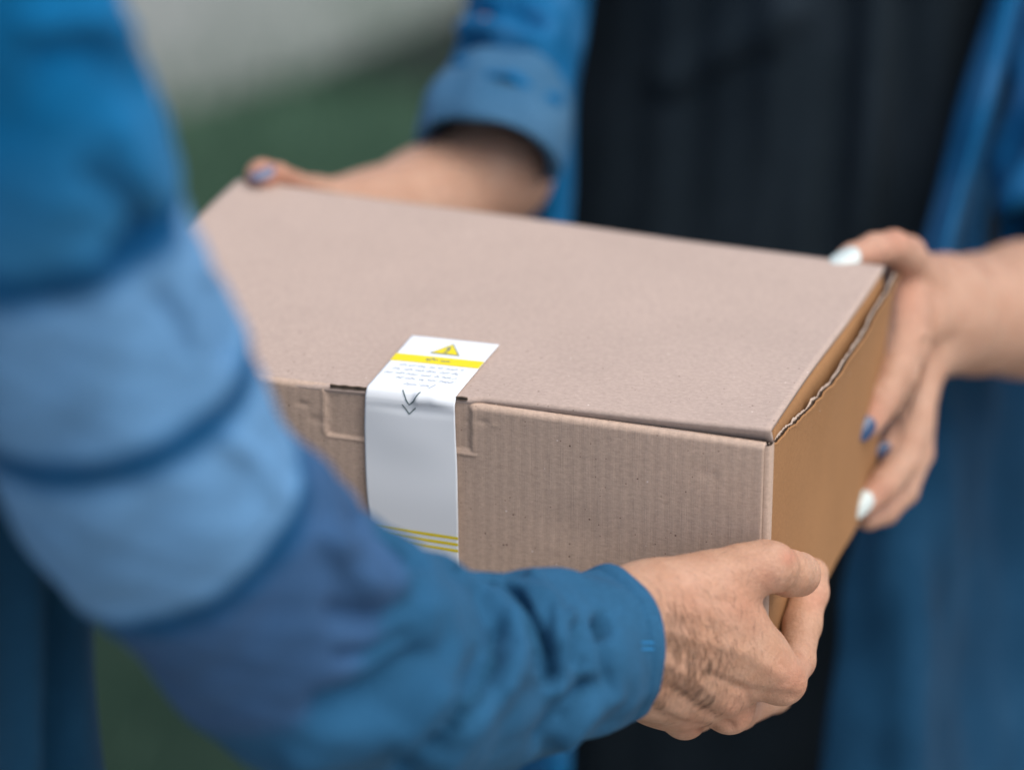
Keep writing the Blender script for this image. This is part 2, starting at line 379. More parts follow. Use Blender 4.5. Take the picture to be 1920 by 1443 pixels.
# ---- the sealing label: runs from the lid over the front edge and down the front
LA0, LA1 = .2083, .1604            # left and right edge
LW = LA0 - LA1; LTOP, LBOT = .0700, .098
def label_pt(x, s, lift=0.0):
    # x 0..1 from left to right, s metres along the label: negative on the lid, positive down the front
    x = np.asarray(x, float); s = np.asarray(s, float)
    a = LA0 - LW * x
    a = a + np.where(s > 0, .0018 * np.sin(np.clip((s - .004) / .07, 0, 1) * math.pi) * (x - .5) * -.9 - .0016 * np.clip((s - .02) / .05, 0, 1) * (1 - .0), 0)
    a = a + np.where(s > 0, .0035 * np.clip(s / .098, 0, 1) * 0, 0)
    r = .0030; h = lift + .0009
    q = s + r * .6
    th_ = np.clip(q / r, 0, math.pi / 2)
    b = np.where(q < 0, r - q, np.where(q < r * math.pi / 2, r - r * np.sin(th_), 0.0))
    c = np.where(q < 0, 0.0, np.where(q < r * math.pi / 2, r - r * np.cos(th_), r + q - r * math.pi / 2))
    nb = np.where(q < 0, 0, np.where(q < r * math.pi / 2, -np.sin(th_), -1.0)); nc = np.where(q < 0, -1.0, np.where(q < r * math.pi / 2, -np.cos(th_), 0))
    flat = np.clip(-s / .02, 0, 1)
    cl = lid_c(a, np.maximum(b, 0)) * np.clip(1 - q / .02, 0, 1) - .0004
    # bulge and a pinched crease near the fold
    sf = np.clip(s, 0, None)
    bulge = .0012 * np.exp(-((s - .022) / .016)**2) * np.sin(np.clip(x, 0, 1) * math.pi) + .0012 * np.exp(-((s - .055) / .02)**2) + np.where(s > .002, .0012, 0) * np.clip(s / .006, 0, 1)
    cre = .0022 * np.exp(-((s - .0015 - .004 * np.abs(x - .72)) / .0022)**2) * np.clip((x - .52) / .06, 0, 1) * np.clip((1.02 - x) / .25, 0, 1)
    dent = -.0006 * np.exp(-((s - .0075) / .0022)**2) * np.clip(1.2 - abs(x - .55) * 1.6, 0, 1)
    hh = h + bulge * np.clip(q / r, 0, 1) + cre + dent * np.clip(q / r, 0, 1)
    return L(a, b + nb * hh, c + cl + nc * hh)
def build_label():
    nx, ns = 50, 170
    x = np.linspace(0, 1, nx); s = np.linspace(-LTOP + .004, LBOT, ns); X, S = np.meshgrid(x, s, indexing='ij')
    lab = mesh_obj('label', label_pt(X, S).reshape(-1, 3), grid_faces(nx, ns, flip=True), M_LABEL, box)
    md = lab.modifiers.new('thick', 'SOLIDIFY'); md.thickness = .00022; md.offset = -1
    def patch(name, x0, x1, s0, s1, m, n=(30, 6), lift=.00016):
        X, S = np.meshgrid(np.linspace(x0, x1, n[0]), np.linspace(s0, s1, n[1]), indexing='ij')
        return mesh_obj(name, label_pt(X, S, lift).reshape(-1, 3), grid_faces(*n, flip=True), m, lab)
    def poly(name, pts, m, lift, sub=10):
        # filled triangle given by (x, s) corners
        p = np.array(pts, float); V = []; F = []; idx = {}
        for i in range(sub + 1):
            for j in range(sub + 1 - i):
                u, v = i / sub, j / sub; idx[i, j] = len(V); V.append(p[0] * (1 - u - v) + p[1] * u + p[2] * v)
        for i in range(sub):
            for j in range(sub - i):
                F.append((idx[i, j], idx[i + 1, j], idx[i, j + 1]))
                if i + j < sub - 1: F.append((idx[i + 1, j], idx[i + 1, j + 1], idx[i, j + 1]))
        V = np.array(V); return mesh_obj(name, label_pt(V[:, 0], V[:, 1], lift), F, m, lab)
    def strokes(name, lines, wd, m, lift=.0003):
        V = []; F = []
        for ln in lines:
            ln = np.array(ln, float)
            t = np.linspace(0, 1, max(2, int(np.linalg.norm((ln[-1] - ln[0]) * [LW, 1]) / .0012) + 2)) if len(ln) == 2 else None
            if t is not None: ln = ln[0] + (ln[1] - ln[0]) * t[:, None]
            mm = ln * [LW, 1]; d = unit(np.gradient(mm, axis=0)); nn = np.stack([-d[:, 1], d[:, 0]], 1) * wd / 2
            b0 = len(V)
            for a_, c_ in zip(mm + nn, mm - nn): V += [a_ / [LW, 1], c_ / [LW, 1]]
            for k in range(len(ln) - 1): F.append((b0 + 2 * k, b0 + 2 * k + 1, b0 + 2 * k + 3, b0 + 2 * k + 2))
        V = np.array(V); return mesh_obj(name, label_pt(V[:, 0], V[:, 1], lift), F, m, lab)
    sT = -LTOP + .004
    patch('yellow_band', 0.0, 1.0, -.0425, -.0335, M_YEL)
    # warning triangle: dark outline, yellow field and the mark inside
    cx, s0, s1 = .52, -.0605, -.0462
    poly('warning_triangle', [(cx, s0), (cx - .175, s1), (cx + .175, s1)], M_INK, .00016)
    poly('warning_triangle', [(cx, s0 + .0016), (cx - .150, s1 - .0007), (cx + .150, s1 - .0007)], M_YEL, .0003)
    strokes('exclamation_mark', [[(cx, s0 + .0052), (cx, s0 + .0102)], [(cx, s0 + .0116), (cx, s0 + .0130)]], .0017, M_INK, .00045)
    r = np.random.default_rng(5)
    def script(x0, x1, s, hgt, dens, gap=.2):
        # small joined cursive-like strokes with dots, as the label's tiny foreign script reads
        out = []; x = x0
        while x < x1:
            n = r.integers(5, 12); ln = []
            for k in range(n):
                ln.append((x, s + hgt * (.5 * math.sin(k * 1.9 + r.uniform(0, 2)) * r.uniform(.2, .8) - (.8 if r.random() < .16 else 0)))); x += dens * r.uniform(.6, 1.4)
                if x > x1: break
            if len(ln) > 1: out.append(ln)
            for _ in range(2):
                if r.random() < .7:
                    dx = r.uniform(x - n * dens, x); ds = s + hgt * r.choice([-1.1, .9]); out.append([(dx, ds), (dx + .010, ds)])
            x += dens * r.uniform(.8, 2.2)
        return out
    strokes('band_lettering', script(.38, .66, -.0378, .0022, .016), .0009, M_INK, .0003)
    for k, (xa, xb, s) in enumerate(((.14, .87, -.0290), (.10, .88, -.0238), (.05, .88, -.0186), (.22, .86, -.0134))):
        strokes('text_line', script(xa, xb, s, .0012, .014), .00055, M_GREYINK)
    strokes('text_line', script(.36, .66, -.0068, .0014, .018) + [[(.70, -.0092), (.66, -.0040)]], .0005, M_GREYINK)
    strokes('chevron', [[(.40, -.0006), (.50, .0050)], [(.50, .0050), (.61, .0000)]], .0006, M_INK)
    strokes('chevron', [[(.42, .0052), (.50, .0096)], [(.50, .0096), (.57, .0062)]], .0006, M_INK)
    for s in (.0742, .0778, .0814): patch('yellow_line', .05, 1.0, s, s + .0016, M_YEL, (40, 3))
build_label()

# ------------------------------------------------------------------ bodies: one blended surface from tapered limbs
def field(X, caps, k):
    # smooth union of tapered capsules (a, b, ra, rb)
    acc = None
    for a, b, ra, rb in caps:
        ab = b - a; t = np.clip(((X - a) @ ab) / max(ab @ ab, 1e-12), 0, 1)
        d = np.linalg.norm(X - a - t[:, None] * ab, axis=1) - (ra + (rb - ra) * t)
        if acc is None: acc = d
        else:
            h = np.maximum(k - np.abs(acc - d), 0) / k; acc = np.minimum(acc, d) - h * h * k * .25
    return acc
def smin(a, b, k):
    h = np.maximum(k - np.abs(a - b), 0) / k; return np.minimum(a, b) - h * h * k * .25
def nets(f, lo, hi, h):
    n = np.ceil((hi - lo) / h).astype(int) + 1
    gx = [lo[i] + h * np.arange(n[i]) for i in range(3)]
    val = np.empty(n, np.float32)
    for i in range(n[0]):
        Y, Z = np.meshgrid(gx[1], gx[2], indexing='ij')
        val[i] = f(np.stack([np.full(Y.size, gx[0][i]), Y.ravel(), Z.ravel()], 1)).reshape(n[1], n[2])
    s = val < 0; c = np.zeros(n - 1, np.int8)
    for dx in (0, 1):
        for dy in (0, 1):
            for dz in (0, 1): c += s[dx:n[0] - 1 + dx, dy:n[1] - 1 + dy, dz:n[2] - 1 + dz]
    act = (c > 0) & (c < 8); ijk = np.argwhere(act); idx = np.full(n - 1, -1, np.int64); idx[act] = np.arange(len(ijk))
    acc = np.zeros((len(ijk), 3)); cnt = np.zeros(len(ijk))
    cor = np.array([(x, y, z) for x in (0, 1) for y in (0, 1) for z in (0, 1)])
    for p in range(8):
        for q in range(p + 1, 8):
            if np.abs(cor[p] - cor[q]).sum() != 1: continue
            A = ijk + cor[p]; B = ijk + cor[q]; va = val[tuple(A.T)]; vb = val[tuple(B.T)]; m = (va < 0) != (vb < 0)
            t = (va / np.where(m, va - vb, 1))[:, None]; acc += np.where(m[:, None], A + (B - A) * t, 0); cnt += m
    V = lo + h * acc / cnt[:, None]; Fs = []
    for ax in range(3):
        sl0 = [slice(1, -1)] * 3; sl1 = [slice(1, -1)] * 3; sl0[ax] = slice(0, n[ax] - 1); sl1[ax] = slice(1, n[ax])
        a = s[tuple(sl0)]; b = s[tuple(sl1)]; e = np.argwhere(a != b)
        flip = a[tuple(e.T)]; e = e + np.array([0 if i == ax else 1 for i in range(3)])
        u, v = [i for i in range(3) if i != ax]
        du = np.zeros(3, int); du[u] = 1; dv = np.zeros(3, int); dv[v] = 1
        q = np.stack([idx[tuple((e - du - dv).T)], idx[tuple((e - dv).T)], idx[tuple(e.T)], idx[tuple((e - du).T)]], 1)
        if ax == 1: flip = ~flip
        q = np.where(flip[:, None], q, q[:, ::-1]); Fs.append(q)
    return V, np.concatenate(Fs)
def J(px, py, d, r): return P(px, py, d), r * d / FPX       # joint with radius given at its own distance
def chain(js):
    return [(a[0], b[0], a[1], b[1]) for a, b in zip(js[:-1], js[1:])]
def blend_mesh(palm, fingers, kp, kf, h, pad=.012, kin=.004):
    allc = palm + [c for f in fingers for c in f]
    pts = np.array([c[0] for c in allc] + [c[1] for c in allc]); rr = max(max(c[2], c[3]) for c in allc)
    lo, hi = pts.min(0) - rr - pad, pts.max(0) + rr + pad
    def f(X):
        p = field(X, palm, kp); out = p
        for c, k_ in zip(fingers, kf if isinstance(kf, list) else [kf] * len(fingers)): out = np.minimum(out, smin(p, field(X, c, kin), k_))
        return out
    return nets(f, lo, hi, h)
def join(parts):
    V = []; F = []; n = 0
    for v, f in parts: V.append(v); F.append(f + n); n += len(v)
    return np.concatenate(V), np.concatenate(F)
def blobs(V, spots):
    q, d = proj(V); a = np.zeros(len(V))
    for x, y, r, s in spots: a = np.maximum(a, s * np.exp(-(((q[:, 0] - x)**2 + (q[:, 1] - y)**2) / r**2)))
    return a

# ---- cloth tubes
def tube(path, n_s, n_t, depth_ratio=.9, turn_in=0.0):
    # path rows: px, py, d, radius (px at own distance) ; the angle runs round the limb, a quarter turn faces the lens
    pts = np.array([P(*r[:3]) for r in path]); rs = np.array([[r[3] * r[2] / FPX] for r in path])
    c = spline(pts, n_s); R = spline(rs, n_s)[:, 0]
    T = unit(np.gradient(c, axis=0)); back = AX_F - (T @ AX_F)[:, None] * T; back = unit(back); lat = np.cross(T, back)
    t = np.linspace(0, 2 * math.pi, n_t, endpoint=False)
    V = c[:, None] + R[:, None, None] * (np.cos(t)[None, :, None] * lat[:, None] - depth_ratio * np.sin(t)[None, :, None] * back[:, None])
    s = np.concatenate([[0], np.cumsum(np.linalg.norm(np.diff(c, axis=0), axis=1))])
    S = np.repeat(s[:, None], n_t, 1); TT = np.repeat(t[None], n_s, 0)
    if turn_in:
        k = 6; ext = []
        for i in range(k):
            f = 1 - turn_in * min(1, (i + 1) / 2)
            ext.append(c[-1] - T[-1] * .006 * max(0, i - 1) + (V[n_s - 1] - c[-1]) * f)
        V = np.concatenate([V, np.array(ext)]); S = np.concatenate([S, np.repeat(S[-1:], k, 0)]); TT = np.concatenate([TT, np.repeat(TT[-1:], k, 0)]); n_s += k
    F = grid_faces(n_s, n_t, wrap=True, flip=True)
    return V.reshape(-1, 3), F, np.stack([S.ravel(), TT.ravel() / 6.283], 1), s[-1]
def loft(rows, n_t=96, n_s=80, power=2.4, rot=0.0):
    # elliptical trunk: rows of z, cx, cy, rx, ry
    rows = spline(rows, n_s); t = np.linspace(0, 2 * math.pi, n_t, endpoint=False)
    ct, st = np.cos(t), np.sin(t); g = (np.abs(ct)**power + np.abs(st)**power)**(-1 / power)
    x = rows[:, 3:4] * (ct * g)[None]; y = rows[:, 4:5] * (st * g)[None]
    X = rows[:, 1:2] + x * math.cos(rot) - y * math.sin(rot); Y = rows[:, 2:3] + x * math.sin(rot) + y * math.cos(rot)
    V = np.stack([X, Y, np.repeat(rows[:, 0:1], n_t, 1)], -1).reshape(-1, 3)
    return V, grid_faces(n_s, n_t, wrap=True, flip=True)

# ================================================================== the man on the left
man_base = np.array([P(255, 1250, 1.62)[0] - .165, P(255, 1250, 1.62)[1] + .03, 0])
man = empty('person', man_base)
tag(man, 'man in a blue shirt with striped sleeves, his back to us, handing over the box', 'person')
def build_man():
    mx, my = man_base[:2]
    # --- right hand: forearm, back of the hand, thumb on the front, index up the side, three fingers under the box
    fz = lambda px, py, off, r: (on_face(px, py, 0) + EX * off, r)
    palm = chain([J(1050, 1222, 1.705, 82), J(1170, 1162, 1.728, 78), J(1235, 1138, 1.738, 74), J(1330, 1103, 1.752, 66)]) \
        + chain([J(1050, 1240, 1.705, 82), J(1175, 1235, 1.735, 80), J(1245, 1258, 1.75, 66), J(1300, 1292, 1.77, 52)]) \
        + chain([J(1245, 1180, 1.745, 76), J(1330, 1160, 1.755, 64), J(1388, 1160, 1.765, 38)]) \
        + chain([J(1270, 1210, 1.752, 70), J(1360, 1215, 1.765, 58), J(1425, 1240, 1.775, 44), J(1462, 1266, 1.785, 34)]) \
        + chain([J(1260, 1240, 1.757, 66), J(1330, 1272, 1.775, 52), J(1368, 1315, 1.793, 34)]) \
        + chain([J(1230, 1258, 1.757, 58), J(1262, 1308, 1.785, 40), J(1282, 1338, 1.805, 28)]) \
        + chain([J(1200, 1262, 1.757, 48), J(1212, 1296, 1.795, 32), J(1228, 1312, 1.82, 26)])
    thumb = chain([J(1300, 1103, 1.750, 60), J(1390, 1074, 1.757, 53), J(1432, 1062, 1.760, 48), J(1450, 1062, 1.763, 47)]) \
        + chain([J(1452, 1066, 1.767, 41), J(1478, 1074, 1.778, 42), J(1497, 1076, 1.790, 43)])
    index = chain([J(1455, 1268, 1.778, 42), J(1468, 1278, 1.785, 41), J(1492, 1238, 1.812, 35), J(1504, 1170, 1.832, 35), J(1517, 1110, 1.845, 35), J(1523, 1076, 1.855, 31)])
    middle = chain([J(1345, 1300, 1.785, 42), J(1368, 1330, 1.793, 43), J(1385, 1330, 1.83, 36), J(1450, 1300, 1.88, 34), J(1480, 1280, 1.91, 30)])
    ring = chain([J(1262, 1320, 1.79, 38), J(1284, 1345, 1.805, 38), J(1310, 1335, 1.84, 33), J(1360, 1310, 1.89, 32), J(1390, 1290, 1.92, 29)])
    pinky = chain([J(1222, 1312, 1.815, 31), J(1245, 1310, 1.85, 28), J(1290, 1300, 1.89, 27), J(1310, 1290, 1.91, 25)])
    V, F = blend_mesh(palm, [thumb, index, middle, ring, pinky], .018, [.006, .0065, .0055, .005, .005], .0011)
    mm = .001
    V = carve(V, F, [
        ([(1186, 1066), (1225, 1078), (1246, 1108), (1252, 1140)], 3.0, -.7 * mm),                 # wrist creases
        ([(1208, 1088), (1232, 1112), (1240, 1150)], 4, -.3 * mm),
        ([(1483, 1030), (1490, 1052), (1487, 1082), (1468, 1108)], 4.5, -.5 * mm),               # thumb joint fold
        ([(1455, 1030), (1463, 1052), (1460, 1076)], 15, .9 * mm),
        ([(1195, 1312), (1240, 1340), (1290, 1358), (1335, 1366)], 7, -2.32 * mm),                  # furrows between the tendons
        ([(1262, 1290), (1300, 1316), (1345, 1345), (1372, 1360)], 8, -2.17 * mm),
        ([(1385, 1288), (1430, 1299), (1490, 1306)], 10, -1.16 * mm),
        ([(1330, 1262), (1400, 1296), (1412, 1330)], 8, -1.45 * mm),
        ([(1230, 1180), (1320, 1200), (1400, 1225), (1460, 1262)], 15, 1.30 * mm),                   # tendons
        ([(1240, 1240), (1310, 1280), (1370, 1330)], 13, 1.30 * mm),
        ([(1215, 1285), (1255, 1325), (1290, 1350)], 11, 1.01 * mm),
        ([(1472, 1198), (1492, 1222), (1503, 1245)], 3, -.6 * mm),
        ([(1462, 1206), (1482, 1232), (1490, 1250)], 3, -.35 * mm),
        ([(1240, 1105), (1340, 1075), (1430, 1052)], 22, .8 * mm),
        ([(1345, 1130), (1400, 1122), (1430, 1108)], 12, -.3 * mm),
        ([(1300, 1120), (1370, 1128)], 9, -.5 * mm)])
    # --- left hand on the far end of the box, hidden by his sleeve
    def lb(a, b, c, r): return BW(a, b, c), r
    pl = chain([lb(W + .09, -.02, .085, .026), lb(W + .05, .0, .08, .027), lb(W + .022, .06, .075, .022)]) + chain([lb(W + .05, 0, .095, .024), lb(W + .02, .05, .105, .02)])
    fs = [chain([lb(W + .022, .06, .06 + .018 * i, .0115), lb(W + .017, .09, .065 + .02 * i, .0105), lb(W + .012, .125 - .006 * abs(i - 1), .068 + .021 * i, .0085)]) for i in range(4)]
    fs.append(chain([lb(W + .03, .01, .065, .013), lb(W - .005, -.014, .05, .0125), lb(W - .035, -.013, .045, .010)]))
    V2, F2 = blend_mesh(pl, fs, .016, .008, .0024)
    # --- trunk, neck and legs under the clothes
    z = lambda x, y, h: np.array([mx + x, my + y, h])
    trunk = [(z(0, 0, .98), z(0, 0, 1.28), .085, .11), (z(-.12, .12, 1.36), z(.10, -.10, 1.36), .055, .055), (z(0, 0, 1.38), z(.01, .01, 1.50), .058, .056),
             (z(.05, -.05, .9), z(.06, -.05, .5), .06, .05), (z(.06, -.05, .5), z(.06, -.05, .09), .055, .04), (z(-.05, .05, .9), z(-.07, .06, .5), .06, .05), (z(-.07, .06, .5), z(-.08, .06, .09), .055, .04)]
    pts = np.array([c[0] for c in trunk] + [c[1] for c in trunk])
    V3, F3 = nets(lambda X: field(X, trunk, .05), pts.min(0) - .2, pts.max(0) + .2, .012)
    arm = chain([J(-80, -200, 1.28, 150), J(-10, 75, 1.325, 150), J(98, 440, 1.37, 150), J(265, 860, 1.45, 150), J(425, 1052, 1.50, 150), J(585, 1205, 1.56, 145), J(740, 1250, 1.62, 110), J(880, 1248, 1.66, 90), J(1050, 1230, 1.705, 84)])
    pts = np.array([c[0] for c in arm] + [c[1] for c in arm])
    V4, F4 = nets(lambda X: field(X, arm, .03), pts.min(0) - .07, pts.max(0) + .07, .006)
    VV, FF = join([(V, F), (V2, F2), (V3, F3), (V4, F4)])
    fl = blobs(VV, [(1478, 1045, 18, .55), (1440, 1085, 40, .30), (1490, 1270, 45, .40), (1400, 1130, 60, .28), (1390, 1340, 45, .35), (1300, 1365, 30, .35), (1535, 1120, 30, .35), (1300, 1120, 60, .2)])
    mesh_obj('body', VV, FF, M_SKIN_M, man, man_base, attrs={'flush': fl})
    # --- hairs on the wrist and the back of the hand
    N = vnormals(V, F); q, d = proj(V); face = -(N @ AX_F)
    spots = np.array([(1252, 1115, 0.15, 1), (1247, 1150, .1, 1), (1275, 1190, .25, 1), (1255, 1230, .02, 1), (1285, 1240, .1, 1), (1330, 1180, .75, .7), (1360, 1210, .5, .85), (1340, 1250, .0, 1),
                      (1235, 1275, -.8, .7), (1270, 1290, -.75, .65), (1310, 1300, -.75, .6), (1350, 1300, -.6, .8), (1230, 1320, -.9, .5), (1390, 1240, .2, 1), (1400, 1080, -.5, .8), (1370, 1065, .4, .9), (1420, 1090, -.6, .7), (1320, 1120, .6, .8)])
    dens = np.zeros(len(V))
    for x, y, r, a_ in ((1256, 1125, 22, .5), (1262, 1165, 28, .9), (1260, 1205, 46, .8), (1290, 1230, 52, .7), (1252, 1272, 42, .8), (1310, 1200, 55, .7), (1300, 1290, 40, .9), (1345, 1230, 50, .5), (1345, 1300, 34, .6), (1240, 1315, 24, .7), (1390, 1195, 55, .16), (1395, 1075, 50, .16), (1330, 1130, 60, .16), (1215, 1092, 24, .25)):
        dens += a_ * np.exp(-(((q[:, 0] - x)**2 + (q[:, 1] - y)**2) / r**2))
    dens *= face > .12; dens = np.maximum(dens, 0) * (.85 + .15 * np.clip(wnoise(V, .006, 77), -1, 1))
    n = 900; pick = RNG.choice(len(V), n, p=dens / dens.sum())
    HV = []; HF = []
    K = 7
    for i in pick:
        p0 = V[i]; nn = N[i]; qq = q[i]
        w_ = 1 / (((spots[:, :2] - qq)**2).sum(1) + 60)**1.2; dr = (spots[:, 2:] * w_[:, None]).sum(0) / w_.sum()
        dr = dr + RNG.normal(0, .2, 2); dr /= np.linalg.norm(dr)
        t3 = AX_R * dr[0] - AX_U * dr[1]; t3 = unit(t3 - nn * (t3 @ nn)); side = np.cross(nn, t3)
        big = min(1, dens[i] / 1.2); ln = RNG.uniform(.006, .0145) * (.6 + .45 * big); curl = RNG.normal(0, .55); r0 = (.000052 + .000022 * big) * RNG.uniform(.8, 1.25)
        base = len(HV); u_, v_ = nn, side
        for k in range(K):
            f = k / (K - 1); pos = p0 + t3 * ln * f + side * curl * ln * f * f * .5 + nn * (ln * (.30 * f - .30 * f * f) + .00005)
            rr = r0 * (1 - .75 * f)
            for a_ in (0, 2.094, 4.189): HV.append(pos + rr * (math.cos(a_) * u_ + math.sin(a_) * v_))
        for k in range(K - 1):
            for c in range(3): HF.append((base + 3 * k + c, base + 3 * k + (c + 1) % 3, base + 3 * k + 3 + (c + 1) % 3, base + 3 * k + 3 + c))
    o = mesh_obj('arm_hair', np.array(HV), np.array(HF), M_HAIR, man, man_base); o['kind'] = 'stuff'

    # --- shirt: trunk, and the sleeve in bands of differently washed chambray
    rot = -.78
    rows = np.array([(.78, mx, my, .172, .128), (.86, mx, my, .170, .125), (1.0, mx, my, .163, .115), (1.15, mx, my, .168, .12), (1.30, mx, my, .172, .125), (1.38, mx, my, .165, .11), (1.43, mx, my, .10, .085), (1.46, mx, my, .068, .068)])
    V, F = loft(rows, 160, 140, 2.3, rot)
    zz = V[:, 2]; N = vnormals(V, F)
    V = V + N * (wnoise(V * np.array([1, 1, .35]), .12, 21) * .006 * np.clip((1.35 - zz) / .3, 0, 1))[:, None]
    V = carve(V, F, [([(112, 950), (108, 1150), (98, 1443), (95, 1600)], 26, -.016), ([(60, 1000), (50, 1443), (50, 1600)], 40, .008), ([(180, 1050), (190, 1443)], 50, .004)])
    shirt = mesh_obj('shirt', V, F, M_NAVY, man, man_base)
    path = [(-110, -320, 1.26, 250), (-60, -120, 1.285, 250), (-10, 75, 1.315, 252), (52, 264, 1.34, 252), (98, 440, 1.365, 254), (165, 620, 1.395, 260), (265, 860, 1.44, 272), (425, 1052, 1.495, 255), (585, 1205, 1.55, 260), (740, 1264, 1.61, 228), (880, 1266, 1.655, 199), (1005, 1242, 1.685, 178), (1090, 1222, 1.71, 158), (1158, 1206, 1.725, 145)]
    V, F, uv, length = tube(path, 300, 150, .92, .07)
    V0 = V.copy(); N = vnormals(V, F); q, d = proj(V)
    # where each seam crosses the sleeve (arc length), measured along the limb
    seams = []
    for line in ([(0, 610), (150, 530), (290, 420)], [(0, 895), (130, 905), (290, 840), (440, 735)], [(205, 1140), (330, 1143), (470, 1080), (625, 965)], [(440, 1345), (600, 1290), (770, 1150)]):
        s_here = []
        for pt in np.array(line, float):
            m_ = (-(N @ AX_F) > .1); e = np.where(m_, np.linalg.norm(q - pt, axis=1), 1e9); s_here.append(uv[e.argmin(), 0])
        seams.append(float(np.mean(s_here)))
    s_ = uv[:, 0]; amp = np.zeros(len(V))
    for sm_ in seams[:3]:
        amp += -.0014 * np.exp(-((s_ - sm_ - .004) / .0055)**2) + .0008 * np.exp(-((s_ - sm_ + .008) / .006)**2)
    amp += .0016 * wnoise(V, .05, 31) + .0016 * wnoise(V, .12, 32) * np.clip((length - s_) / .2, 0, 1) + .0008 * wnoise(V, .025, 33)
    amp += -.0011 * np.exp(-((s_ - length + .0075) / .0012)**2) * (s_ < length - .001) + .0005 * np.exp(-((s_ - length + .003) / .003)**2)
    V = V + N * amp[:, None]
    V = carve(V, F, [
        ([(845, 1042), (905, 1062), (960, 1095), (1000, 1160), (1022, 1215), (1030, 1270)], 15, -0.0145),       # deep diagonal folds
        ([(900, 1075), (950, 1120), (975, 1180), (985, 1260)], 22, 0.0071),
        ([(855, 1060), (905, 1100), (925, 1170), (930, 1215), (905, 1260), (850, 1320), (790, 1390), (760, 1440)], 20, -0.0145),
        ([(950, 1230), (920, 1300), (870, 1370), (820, 1440)], 30, 0.0085),
        ([(780, 1120), (830, 1150), (850, 1200), (800, 1290), (740, 1370)], 40, 0.0076),
        ([(1040, 1290), (1050, 1210), (1060, 1160)], 18, 0.0068),
        ([(1068, 1180), (1072, 1240)], 12, -0.0068), ([(1128, 1165), (1134, 1180)], 13, -0.0145), ([(1130, 1190), (1138, 1250), (1145, 1290)], 8, -0.0051),
        ([(1110, 1290), (1060, 1330), (1020, 1390)], 20, -0.0076), ([(1150, 1300), (1100, 1340), (1060, 1390)], 18, 0.0051),
        ([(690, 965), (740, 1000), (785, 1045)], 22, -0.0102), ([(640, 1010), (700, 1050), (745, 1100)], 30, 0.0068),
        ([(640, 1150), (720, 1160), (770, 1110)], 26, -0.0085), ([(600, 1330), (700, 1300), (790, 1230)], 26, -0.0102), ([(560, 1420), (700, 1380), (800, 1290)], 34, 0.0085),
        ([(395, 545), (420, 625), (430, 660)], 22.0, -0.0090), ([(230, 480), (285, 425), (330, 400)], 24.0, -0.0090),
        ([(80, 110), (180, 90), (270, 160)], 36.0, -0.0075), ([(60, 40), (150, 30), (240, 60)], 30.0, 0.0060), ([(170, 330), (235, 370), (290, 430)], 24.0, -0.0060),
        ([(230, 250), (270, 330), (300, 400)], 30.0, 0.0060),
        ([(600, 1000), (640, 1060), (690, 1100)], 16.0, 0.0045)])
    V = carve(V, F, [([(865, 1050), (930, 1080), (985, 1140), (1010, 1200), (1020, 1260)], 9, -.0085), ([(930, 1180), (925, 1230), (880, 1310), (810, 1400)], 12, -.0100),
        ([(1000, 1080), (1040, 1130), (1050, 1200)], 12, .0045), ([(960, 1150), (975, 1220), (950, 1290)], 14, .0045), ([(700, 1010), (760, 1050), (790, 1100)], 9, -.006), ([(1090, 1240), (1085, 1290), (1050, 1340)], 8, -.003),
        ([(640, 1230), (700, 1225), (760, 1190)], 12, -.006), ([(300, 560), (340, 600), (360, 660)], 16, -.005), ([(420, 820), (480, 860), (520, 930)], 18, .004), ([(560, 860), (600, 900), (640, 960)], 12, -.004)])
    L_ = length; st = [x / L_ for x in seams]
    m, t, b = new_mat('banded_chambray', (.03, .13, .3), .9, .12)
    un = nd(t, 'ShaderNodeUVMap', uv_map='UVMap'); sp = nd(t, 'ShaderNodeSeparateXYZ'); t.links.new(un.outputs[0], sp.inputs[0])
    fac = mathn(t, 'DIVIDE', sp.outputs[0], L_)
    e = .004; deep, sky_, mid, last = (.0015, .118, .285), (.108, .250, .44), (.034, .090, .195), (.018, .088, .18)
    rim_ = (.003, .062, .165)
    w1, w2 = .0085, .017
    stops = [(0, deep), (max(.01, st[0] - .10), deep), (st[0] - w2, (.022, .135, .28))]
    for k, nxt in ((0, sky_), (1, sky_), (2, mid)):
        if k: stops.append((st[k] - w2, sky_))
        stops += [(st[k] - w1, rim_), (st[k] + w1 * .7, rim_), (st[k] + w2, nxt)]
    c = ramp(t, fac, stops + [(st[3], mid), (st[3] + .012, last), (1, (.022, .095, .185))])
    c = mix(t, c, ramp(t, noise(t, 26, 4), [(.3, (.78,) * 3), (.7, (1.18,) * 3)]), .7, 'MULTIPLY')
    g = noise(t, 2400, 2, .6); c = mix(t, c, ramp(t, g, [(.3, (.74,) * 3), (.7, (1.24,) * 3)]), .6, 'MULTIPLY')
    c = mix(t, c, ramp(t, noise(t, 620, 4, .75), [(.3, (.66,) * 3), (.7, (1.30,) * 3)]), .6, 'MULTIPLY')
    t.links.new(c, b.inputs['Base Color']); b.inputs['Sheen Weight'].default_value = .015
    p = bump(t, b, g, .3, .0004); bump(t, b, noise(t, 180, 4), .3, .0016, p)
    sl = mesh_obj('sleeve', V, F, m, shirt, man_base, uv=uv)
    sl.parent = shirt
    # stitched bar tack near the cuff edge
    for k, py in enumerate((1204, 1216)):
        vs = []
        q2, d2 = proj(V); Nn = vnormals(V, F); vis = -(Nn @ AX_F) > .2
        for px in np.linspace(1203, 1226, 6):
            e_ = np.where(vis, np.linalg.norm(q2 - [px, py], axis=1), 1e9).argmin(); dd = d2[e_]
            vs += [P(px, py - 2, dd - .0012), P(px, py + 2, dd - .0012)]
        mesh_obj('bar_tack', np.array(vs), grid_faces(6, 2), M_STITCH, shirt, man_base)
